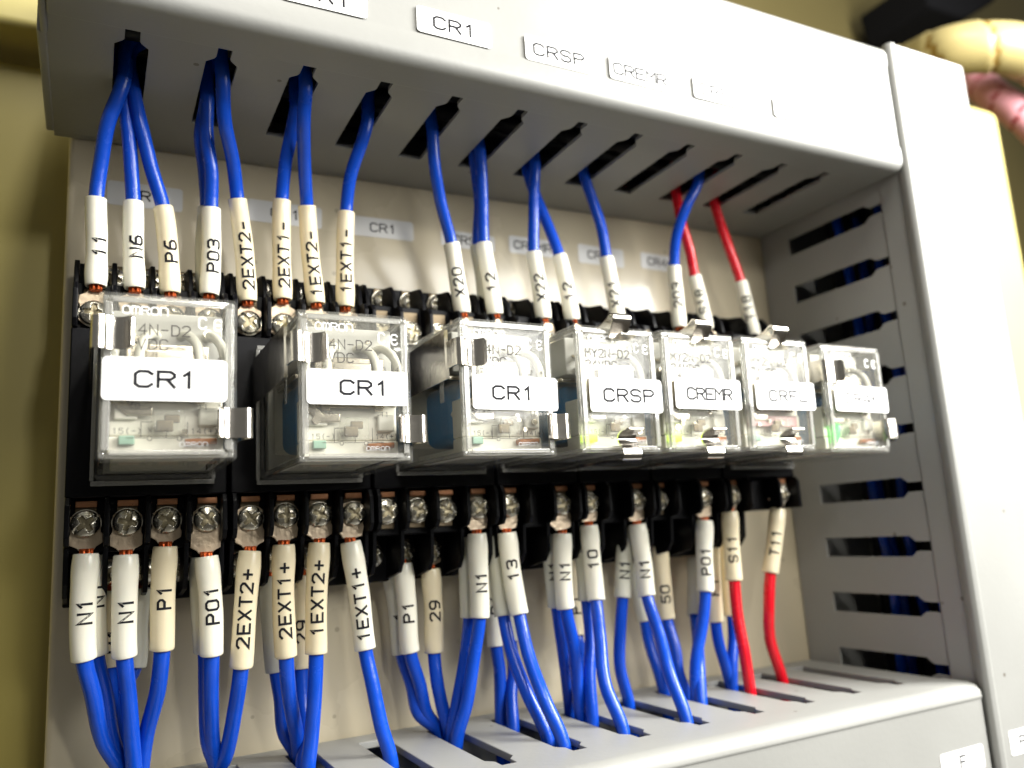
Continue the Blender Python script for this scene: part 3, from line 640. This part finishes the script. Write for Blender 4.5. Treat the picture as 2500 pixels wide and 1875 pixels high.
for i, (loc, rot, lab, stx, tx, pl, lit) in enumerate(RL):
    relay(i, loc, rot, lab, stx, tx, pl, lit, None)
    # hold-down clips belong to the socket
    p = SK[i]; dx = loc[0]-p.location.x/K; y0 = loc[1]; dz = loc[2]
    if i in (0, 1, 2, 6):
        def arc(pts): q, _ = spline([Vector((a, b, 0)) for a, b in pts], 0.25); return [(v.x, v.y) for v in q]
        A_ = arc([(-1.15, 36), (-1.1, 20), (-0.95, 2.0), (-0.9, 0), (-0.75, -1.2), (-0.1, -1.75), (0.6, -1.5), (1.2, -0.95), (2.2, -0.55), (3.4, -0.75), (4.3, -1.5), (5.0, -2.6)])
        m = MB().strip([(a+dx, b+y0) for a, b in A_], 0.35, 4.1+dz, 9.5+dz, 'z')
        if i: m.prism([(dx-0.97, y0+2.5), (dx-1.35, y0+3.5), (dx-1.35, y0+35.5), (dx-0.97, y0+35.5)], 2.0+dz, 12.0+dz, 'z')
        m.build('retaining_clip', 'clip_steel', p, merge=False)
        B_ = arc([(22.75, 36), (22.75, 20), (22.8, 2.5), (23.4, 1.2), (23.9, 0.2), (23.7, -0.8), (22.9, -1.2), (22.0, -0.9), (20.8, -0.6), (19.7, -0.7), (18.9, -1.2), (18.2, -2.1)])
        m = MB().strip([(a+dx, b+y0) for a, b in B_], 0.35, -10.3+dz, -5.2+dz, 'z')
        m.build('retaining_clip', 'clip_steel', p, merge=False)
    else:
        def arc2(pts): q, _ = spline([Vector((a, b, 0)) for a, b in pts], 0.25); return [(v.x, v.y) for v in q]
        T_ = arc2([(36, 14.6), (20, 14.6), (3, 14.8), (0, 15.6), (-1.6, 16.4), (-2.6, 16.0), (-2.7, 15.0), (-1.7, 13.4), (-0.8, 12.0), (-0.65, 11.3), (-1.4, 10.8), (-3.0, 10.9), (-4.6, 11.3)])
        m = MB().strip([(a+y0, b+dz) for a, b in T_], 0.3, 8.6+dx, 13.2+dx, 'x')
        m.build('retaining_clip', 'clip_steel', p, merge=False)
        T2 = arc2([(36, -14.6), (20, -14.6), (3, -14.8), (0, -15.0), (-1.9, -15.2), (-2.6, -14.4), (-2.2, -12.9), (-1.1, -11.8), (-0.65, -10.8), (-1.1, -9.9), (-2.6, -9.2), (-4.6, -9.0)])
        m = MB().strip([(a+y0, b+dz) for a, b in T2], 0.3, 8.6+dx, 13.2+dx, 'x')
        m.build('retaining_clip', 'clip_steel', p, merge=False)

# ------------------------------------------------------------------ wires
LOWX = [213.5-i*PI_ for i in range(12)]; UPX = [25.5+i*PI_ for i in range(12)]
def wire(color, txt, term, s0, s1, path, ys, up, label, sleeve='sleeve_white', r=1.5, rs=2.08, toff=0.15, ex=None, tpos=0.55, th=2.45, lug=True, group=None, ysl=None):
    """term: screw (x,y,z); s0/s1: pixels of sleeve ends (lug end first); path: pixels along the wire; ys: depth at the sleeve"""
    zD = ZU if up else ZL
    a = at(*s0, ys); b = at(*s1, (ysl if ysl is not None else ys))
    last = path[-1]
    cand = UPX if up else LOWX
    guess = at(*last, zD, 2)
    sx = min(cand, key=lambda q: abs(q-guess.x)) if ex is None else cand[ex]
    e = guess if abs(guess.x-sx) < (3.4 if up else 1.3) else entry(last[0], sx, zD)
    e.y = max(-46, min(-19.3 if up else -11.3, e.y)); e.x = sx+max(-1.0, min(1.0, guess.x-sx))
    pts = [Vector(a), Vector(a).lerp(b, 0.5), Vector(b)]
    yb = b.y; tot = abs(s1[1]-last[1]) or 1
    for q in path[:-1]:
        f = abs(q[1]-s1[1])/tot; f = f*f*(3-2*f)*0.5+f*0.5
        pts.append(at(q[0], q[1], yb+(e.y-yb)*f))
    pts.append(e); dirn = (e-pts[-2]).normalized(); pts.append(e+Vector((dirn.x*3, dirn.y*3, 9 if up else -9))); pts.append(e+Vector((dirn.x*3+(9 if up else 0), 2, 16 if up else -24)))
    for q in range(3, len(pts)-3): pts[q] = pts[q]+Vector((random.uniform(-0.35, 0.35), random.uniform(-0.5, 0.5), 0))
    # slight bow in the sleeve
    bow = random.uniform(-0.35, 0.35); pts[1] = pts[1]+Vector((bow, random.uniform(-0.3, 0.3), 0))
    # start point a little before the sleeve, toward the screw
    if term is not None:
        tv = Vector(term); base = Vector((tv.x, tv.y-0.9, a.z+(-5.2 if up else 5.2))) if False else None
    P_, idx = spline(pts, 0.7)
    root = thing('blue_wire' if color == 'wire_blue' else 'red_wire', label, 'wire', a, group=group)
    L = lambda p: Vector(p)-a
    i0, i1 = idx[0], idx[2]
    # insulation
    MB().tube([L(p) for p in P_[max(0, i1-4):]], r, 18).build('insulation', color, root)
    # sleeve: outer skin with a rolled inner lip at both ends
    sl = P_[i0:i1+1]; n = len(sl); rr = []; ph = random.uniform(0, 6)
    for i in range(n):
        u = i/(n-1); q = rs*(1+0.012*math.sin(ph+u*9)+0.07*math.exp(-((u-0.16)/0.12)**2)-0.03*math.exp(-(u/0.05)**2)); rr.append(q)
    path_ = [sl[4], sl[1], sl[0]+(sl[0]-sl[1]).normalized()*0.0, sl[0], sl[0].lerp(sl[1], 0.25)]+sl[1:-1]+[sl[-2].lerp(sl[-1], 0.75), sl[-1], sl[-1], sl[-3]]
    rad_ = [rs*0.6, rs*0.78, rs*0.8, rr[0]*0.94, rr[0]]+rr[1:-1]+[rr[-1], rr[-1]*0.95, rs*0.78, rs*0.72]
    fr = frames(sl); 
    tfr = [(p, t, aa, bb) for p, t, aa, bb in fr]
    seg = 22; vs = []
    def near(k): return tfr[max(0, min(n-1, k))]
    ks = [4, 1, 0, 0, 0]+list(range(1, n-1))+[n-1, n-1, n-1, n-3]
    for p, q, k in zip(path_, rad_, ks):
        _, t_, aa, bb = near(k)
        for j in range(seg):
            an = 2*math.pi*j/seg; vs.append(L(p+(aa*math.cos(an)+bb*math.sin(an))*q))
    m = MB().add(vs, [(i*seg+j, i*seg+(j+1) % seg, (i+1)*seg+(j+1) % seg, (i+1)*seg+j) for i in range(len(path_)-1) for j in range(seg)], 0, True)
    so = m.build('marker_sleeve', sleeve, root, merge=False)
    # lettering on the sleeve, reading upward
    if txt:
        q, tot_ = text_quads(txt, th, wr=0.72, gap=0.38, sw=0.195, seg=0.45)
        seq = sl if up is False and sl[0].z < sl[-1].z else sl
        if seq[0].z > seq[-1].z: seq = seq[::-1]
        fr2 = frames(seq); d = [0]
        for i in range(1, len(seq)): d.append(d[-1]+(seq[i]-seq[i-1]).length)
        Ls = d[-1]; s_0 = tpos*Ls-tot_/2
        if tot_ > Ls*0.96: s_0 = Ls*0.02
        mt = MB()
        def mp_(x, yy, lift):
            s = s_0+x; i = 0
            while i < len(d)-2 and d[i+1] < s: i += 1
            f = (s-d[i])/(d[i+1]-d[i]); c = seq[i].lerp(seq[i+1], f); tg = fr2[i][1].lerp(fr2[i+1][1], max(0, min(1, f))).normalized()
            v = (CEN-c); v = (v-tg*v.dot(tg)).normalized(); l = v.cross(tg)*-1     # v toward viewer, l to the left
            l = tg.cross(v)
            if l.dot(R0) > 0: l = -l
            R_ = rs*1.0+lift
            # radius from sleeve profile
            u = (s/Ls); u = 1-u if sl[0].z > sl[-1].z else u
            k = max(0, min(n-1, int(u*(n-1)))); R_ = max(rr[k], rr[min(n-1, k+1)])+lift
            an = yy/R_ - toff
            return L(c+(v*math.cos(an)+l*math.sin(an))*R_)
        for a4 in q:
            mt.add([mp_(p.x, p.y-th/2, 0.06+a4[4]) for p in a4[:4]], [(0, 1, 2, 3)])
        mt.build('lettering', 'ink', so, merge=False)
    # copper strands and crimp lug
    if lug and term is not None:
        tv = Vector(term); s0p = sl[0]; d0 = (sl[0]-sl[1]).normalized()
        end = s0p+d0*0.95
        st = MB()
        for k in range(7):
            an = 2*math.pi*k/6; o_ = Vector((math.cos(an), math.sin(an)*0.8, 0))*(0.8 if k < 6 else 0)
            st.tube([L(s0p-d0*2+o_), L(s0p+o_*1.1), L(end+o_*1.15)], 0.36, 7)
        st.build('copper_strands', 'copper', root)
        ax = Vector((tv.x-end.x, 0, tv.z-end.z)); D = ax.length; ax = ax.normalized() if D > 0.2 else Vector((0, 0, -1 if up else 1)); sd = Vector((-ax.z, 0, ax.x))
        y1, y0_ = tv.y+0.75, tv.y+0.05
        lm = MB(); out = [(-0.4, 1.3), (0.2, 1.7), (0.9, 2.95), (D*0.55, 3.0), (D*0.65, 2.7), (D+1.6, 2.7), (D+2.4, 1.6), (D+2.4, -1.6), (D+1.6, -2.7), (D*0.65, -2.7), (D*0.55, -3.0), (0.9, -2.95), (0.2, -1.7), (-0.4, -1.3)]
        n_ = len(out); vv = [L(Vector((end.x, y, end.z))+ax*p[0]+sd*p[1]) for y in (y0_, y1) for p in out]
        lm.add(vv, [list(range(n_)), [n_+i for i in range(n_)][::-1]]+[(i, (i+1) % n_, n_+(i+1) % n_, n_+i) for i in range(n_)])
        lm.build('crimp_lug', 'lug_tin', root, bevel=0.15)
    return root

TS = 20.6
GU = 'blue wires dropping from the upper duct'; GL = 'blue wires rising from the lower duct'
WM, WW, WG = 'sleeve_warm', 'sleeve_white', 'sleeve_grey'
def up(txt, tx, s0, s1, path, label, col='wire_blue', **k):
    kw = dict(sleeve=WM, tpos=0.45); kw.update(k); y = kw.pop('y', -22.8)
    wire(col, txt, (tx, YA, TS), s0, s1, path, y, True, label, group=GU if col == 'wire_blue' else 'red wires dropping from the upper duct', **kw)
def dn(txt, tx, s0, s1, path, label, col='wire_blue', tz=-22.1, ty=YA, **k):
    kw = dict(sleeve=WW, tpos=0.45, rs=2.33, r=1.56); kw.update(k); y = kw.pop('y', -22.8 if ty == YA else -12.8)
    wire(col, txt, (tx, ty, tz), s0, s1, path, y, False, label, group=GL if col == 'wire_blue' else 'red wires rising from the lower duct', **kw)
# behind-first is not needed: depth sorts itself
up('11', 20.4, (207, 619), (208, 428), [(216, 350), (236, 265), (262, 175)], 'blue wire with cream sleeve marked 11, first at the top left', sleeve=WW, ex=0, toff=0.3, tpos=.43)
up('N6', 27.8, (291, 624), (288, 436), [(285, 370), (274, 290), (264, 195)], 'blue wire with cream sleeve marked N6', sleeve=WW, ex=0, toff=0.3, tpos=.45)
up('P6', 35.2, (368, 634), (352, 447), [(332, 372), (304, 280), (291, 195)], 'blue wire with cream sleeve marked P6', ex=0, toff=0.3, tpos=.45)
up('P03', 42.8, (452, 638), (456, 450), [(456, 370), (448, 290), (440, 212)], 'blue wire with pale sleeve marked P03, upper row', sleeve=WW, ex=1, toff=0.25, tpos=.42)
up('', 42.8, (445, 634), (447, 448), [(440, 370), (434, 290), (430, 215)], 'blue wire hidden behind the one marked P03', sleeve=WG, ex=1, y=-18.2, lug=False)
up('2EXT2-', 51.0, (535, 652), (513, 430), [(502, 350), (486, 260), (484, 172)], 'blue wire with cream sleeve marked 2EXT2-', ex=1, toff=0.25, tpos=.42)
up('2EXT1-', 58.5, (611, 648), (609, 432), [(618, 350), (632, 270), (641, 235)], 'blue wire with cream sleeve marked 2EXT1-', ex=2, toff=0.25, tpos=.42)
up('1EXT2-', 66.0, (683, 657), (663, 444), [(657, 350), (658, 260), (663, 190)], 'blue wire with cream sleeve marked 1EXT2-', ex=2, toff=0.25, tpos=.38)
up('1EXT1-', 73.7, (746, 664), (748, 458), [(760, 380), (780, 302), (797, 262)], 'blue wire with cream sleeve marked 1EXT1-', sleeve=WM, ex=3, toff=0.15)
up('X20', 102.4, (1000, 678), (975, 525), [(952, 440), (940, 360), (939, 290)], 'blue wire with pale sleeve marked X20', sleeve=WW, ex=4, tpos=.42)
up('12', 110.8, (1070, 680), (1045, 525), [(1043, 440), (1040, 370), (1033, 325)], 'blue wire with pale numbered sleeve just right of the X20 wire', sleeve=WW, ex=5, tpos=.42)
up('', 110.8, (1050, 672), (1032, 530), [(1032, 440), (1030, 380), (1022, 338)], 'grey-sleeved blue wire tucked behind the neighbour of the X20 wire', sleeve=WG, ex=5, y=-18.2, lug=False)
up('X22', 127.6, (1175, 690), (1153, 545), [(1154, 470), (1156, 400), (1156, 355)], 'blue wire with pale sleeve marked X22', sleeve=WW, ex=6, tpos=.45)
up('12', 136.1, (1237, 692), (1208, 552), [(1188, 490), (1158, 430), (1136, 392)], 'blue wire with pale sleeve crossing behind the X22 wire', sleeve=WW, ex=6, tpos=.42)
up('X21', 150.9, (1338, 704), (1310, 557), [(1298, 490), (1280, 430), (1264, 385)], 'blue wire with pale sleeve marked X21', sleeve=WW, ex=7, tpos=.45)
up('203', 170.5, (1468, 708), (1456, 575), [(1462, 510), (1484, 440), (1508, 395)], 'blue wire with pale sleeve beside the first red wire', sleeve=WW, ex=9, tpos=.5)
up('S18', 181, (1527, 712), (1500, 596), [(1488, 545), (1470, 480), (1456, 440)], 'red wire partly behind the blue one, upper row', col='wire_red', ex=9, y=-20, tpos=.5, sleeve=WW)
up('T18', 200, (1630, 727), (1600, 608), [(1578, 545), (1556, 480), (1540, 448)], 'red wire at the far right of the upper row', col='wire_red', ex=10, y=-20, tpos=.5, sleeve=WW)

dn('N1', 20.2, (186, 1196), (182, 1424), [(200, 1500), (226, 1600), (250, 1700)], 'blue wire with white sleeve marked N1, first at the bottom left', ex=11, tpos=.45)
dn('N1', 20.2, (200, 1200), (207, 1415), [(222, 1500), (240, 1600), (262, 1700)], 'blue wire just behind the first N1 wire at the left', y=-18.4, ex=11, lug=False, sleeve=WW, tpos=.6, toff=.4)
dn('P1', 24, (246, 1275), (236, 1440), [(240, 1520), (252, 1620), (270, 1700)], 'blue wire in shadow between the two N1 wires', ty=YB, tz=-31.9, ex=11, tpos=.35, sleeve=WM)
dn('N1', 27.6, (272, 1198), (269, 1418), [(276, 1500), (287, 1600), (292, 1700)], 'blue wire with white sleeve marked N1, second from bottom left', ex=11, tpos=.45)
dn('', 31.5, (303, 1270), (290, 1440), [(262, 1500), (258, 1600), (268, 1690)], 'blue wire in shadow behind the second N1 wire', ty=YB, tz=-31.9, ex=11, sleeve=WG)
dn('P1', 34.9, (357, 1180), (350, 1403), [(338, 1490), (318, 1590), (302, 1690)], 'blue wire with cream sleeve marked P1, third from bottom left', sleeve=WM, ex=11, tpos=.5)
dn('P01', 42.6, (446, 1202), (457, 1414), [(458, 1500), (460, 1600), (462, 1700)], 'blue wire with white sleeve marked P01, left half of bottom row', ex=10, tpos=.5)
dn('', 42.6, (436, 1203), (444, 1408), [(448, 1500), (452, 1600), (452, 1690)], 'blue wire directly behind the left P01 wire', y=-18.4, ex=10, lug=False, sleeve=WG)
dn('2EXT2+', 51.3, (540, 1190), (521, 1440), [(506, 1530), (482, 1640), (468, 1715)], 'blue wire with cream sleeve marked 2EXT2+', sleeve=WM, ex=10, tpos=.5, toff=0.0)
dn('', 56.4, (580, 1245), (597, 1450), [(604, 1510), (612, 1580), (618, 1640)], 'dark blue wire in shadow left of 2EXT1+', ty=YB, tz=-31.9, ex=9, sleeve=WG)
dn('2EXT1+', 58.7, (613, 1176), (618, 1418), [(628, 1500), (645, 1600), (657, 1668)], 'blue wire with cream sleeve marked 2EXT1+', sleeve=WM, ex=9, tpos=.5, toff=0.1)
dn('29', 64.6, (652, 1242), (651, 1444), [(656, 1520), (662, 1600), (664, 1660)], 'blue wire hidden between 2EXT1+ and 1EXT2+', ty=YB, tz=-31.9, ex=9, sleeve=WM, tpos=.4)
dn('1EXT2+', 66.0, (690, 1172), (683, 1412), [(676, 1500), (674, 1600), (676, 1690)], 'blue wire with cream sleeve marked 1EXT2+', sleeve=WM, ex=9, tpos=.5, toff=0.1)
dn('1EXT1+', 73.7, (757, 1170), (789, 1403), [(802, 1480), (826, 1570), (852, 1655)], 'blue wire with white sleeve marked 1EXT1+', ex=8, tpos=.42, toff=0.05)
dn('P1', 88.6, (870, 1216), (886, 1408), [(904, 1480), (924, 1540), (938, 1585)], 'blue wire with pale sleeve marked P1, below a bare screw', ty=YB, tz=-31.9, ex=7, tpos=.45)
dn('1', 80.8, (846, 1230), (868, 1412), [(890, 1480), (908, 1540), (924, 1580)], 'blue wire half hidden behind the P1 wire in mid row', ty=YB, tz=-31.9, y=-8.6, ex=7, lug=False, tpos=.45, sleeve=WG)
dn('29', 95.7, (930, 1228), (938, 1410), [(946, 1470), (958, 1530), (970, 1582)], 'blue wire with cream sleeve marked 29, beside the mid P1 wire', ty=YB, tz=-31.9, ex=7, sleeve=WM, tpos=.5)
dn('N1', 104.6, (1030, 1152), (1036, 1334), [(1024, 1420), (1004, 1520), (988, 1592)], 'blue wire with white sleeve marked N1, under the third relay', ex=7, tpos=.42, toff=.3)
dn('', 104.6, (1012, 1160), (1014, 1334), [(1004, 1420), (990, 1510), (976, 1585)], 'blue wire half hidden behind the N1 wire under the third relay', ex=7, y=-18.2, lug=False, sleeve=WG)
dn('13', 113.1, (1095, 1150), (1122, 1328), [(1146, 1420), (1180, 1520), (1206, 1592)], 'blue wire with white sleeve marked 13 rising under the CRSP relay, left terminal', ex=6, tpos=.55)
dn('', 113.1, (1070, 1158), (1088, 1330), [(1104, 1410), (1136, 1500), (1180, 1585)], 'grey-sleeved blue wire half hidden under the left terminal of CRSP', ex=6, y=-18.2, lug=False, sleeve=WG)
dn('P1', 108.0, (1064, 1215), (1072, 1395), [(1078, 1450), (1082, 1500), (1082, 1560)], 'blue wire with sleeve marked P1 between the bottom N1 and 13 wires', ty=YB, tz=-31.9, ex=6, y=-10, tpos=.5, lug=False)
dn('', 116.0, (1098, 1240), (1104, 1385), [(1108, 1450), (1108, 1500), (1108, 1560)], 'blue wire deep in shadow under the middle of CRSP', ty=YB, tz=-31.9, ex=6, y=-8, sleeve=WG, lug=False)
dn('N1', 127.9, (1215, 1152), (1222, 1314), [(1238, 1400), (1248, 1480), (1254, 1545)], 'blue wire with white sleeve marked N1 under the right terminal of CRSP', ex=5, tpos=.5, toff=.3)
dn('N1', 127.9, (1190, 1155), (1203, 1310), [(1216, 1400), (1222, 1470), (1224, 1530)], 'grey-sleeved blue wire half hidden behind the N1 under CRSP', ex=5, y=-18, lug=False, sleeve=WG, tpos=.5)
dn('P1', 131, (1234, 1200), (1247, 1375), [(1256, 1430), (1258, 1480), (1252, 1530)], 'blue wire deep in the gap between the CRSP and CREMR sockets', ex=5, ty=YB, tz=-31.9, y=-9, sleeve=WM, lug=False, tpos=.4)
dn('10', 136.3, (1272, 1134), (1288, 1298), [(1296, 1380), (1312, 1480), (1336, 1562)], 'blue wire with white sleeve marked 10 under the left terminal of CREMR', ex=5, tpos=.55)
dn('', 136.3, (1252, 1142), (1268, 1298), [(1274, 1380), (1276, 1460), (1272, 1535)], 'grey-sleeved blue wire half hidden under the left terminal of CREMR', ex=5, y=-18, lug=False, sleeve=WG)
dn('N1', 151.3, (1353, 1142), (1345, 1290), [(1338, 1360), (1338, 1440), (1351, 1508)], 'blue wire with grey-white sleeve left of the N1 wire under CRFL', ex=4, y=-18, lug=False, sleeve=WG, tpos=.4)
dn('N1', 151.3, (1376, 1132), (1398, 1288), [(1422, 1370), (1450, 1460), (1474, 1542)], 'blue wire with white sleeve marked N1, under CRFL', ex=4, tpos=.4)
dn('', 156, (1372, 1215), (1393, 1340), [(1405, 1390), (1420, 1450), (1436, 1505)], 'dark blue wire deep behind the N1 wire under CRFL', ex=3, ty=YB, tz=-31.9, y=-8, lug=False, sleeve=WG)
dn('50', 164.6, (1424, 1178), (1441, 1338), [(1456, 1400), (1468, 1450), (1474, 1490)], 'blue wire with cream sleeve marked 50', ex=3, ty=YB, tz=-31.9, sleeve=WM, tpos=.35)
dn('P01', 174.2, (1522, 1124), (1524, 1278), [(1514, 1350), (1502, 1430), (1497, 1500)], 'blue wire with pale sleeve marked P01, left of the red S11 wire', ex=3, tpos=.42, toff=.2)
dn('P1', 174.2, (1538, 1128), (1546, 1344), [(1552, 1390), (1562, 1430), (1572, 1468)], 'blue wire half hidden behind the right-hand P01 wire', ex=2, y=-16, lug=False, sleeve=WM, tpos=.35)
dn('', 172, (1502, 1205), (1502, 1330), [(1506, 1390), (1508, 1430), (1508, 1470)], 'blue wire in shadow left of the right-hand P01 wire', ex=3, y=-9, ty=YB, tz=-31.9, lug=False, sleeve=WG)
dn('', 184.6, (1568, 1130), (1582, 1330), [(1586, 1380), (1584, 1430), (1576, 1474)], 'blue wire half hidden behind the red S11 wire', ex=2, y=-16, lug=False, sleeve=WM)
dn('S11', 184.6, (1576, 1104), (1586, 1254), [(1594, 1330), (1604, 1410), (1614, 1482)], 'red wire with white sleeve marked S11', col='wire_red', ex=2, sleeve=WM, tpos=.45, tz=-20.6)
dn('T11', 203.5, (1680, 1100), (1664, 1238), [(1660, 1310), (1664, 1380), (1684, 1456)], 'red wire with white sleeve marked T11, at the right end', col='wire_red', ex=1, sleeve=WM, tpos=.45, tz=-20.2)
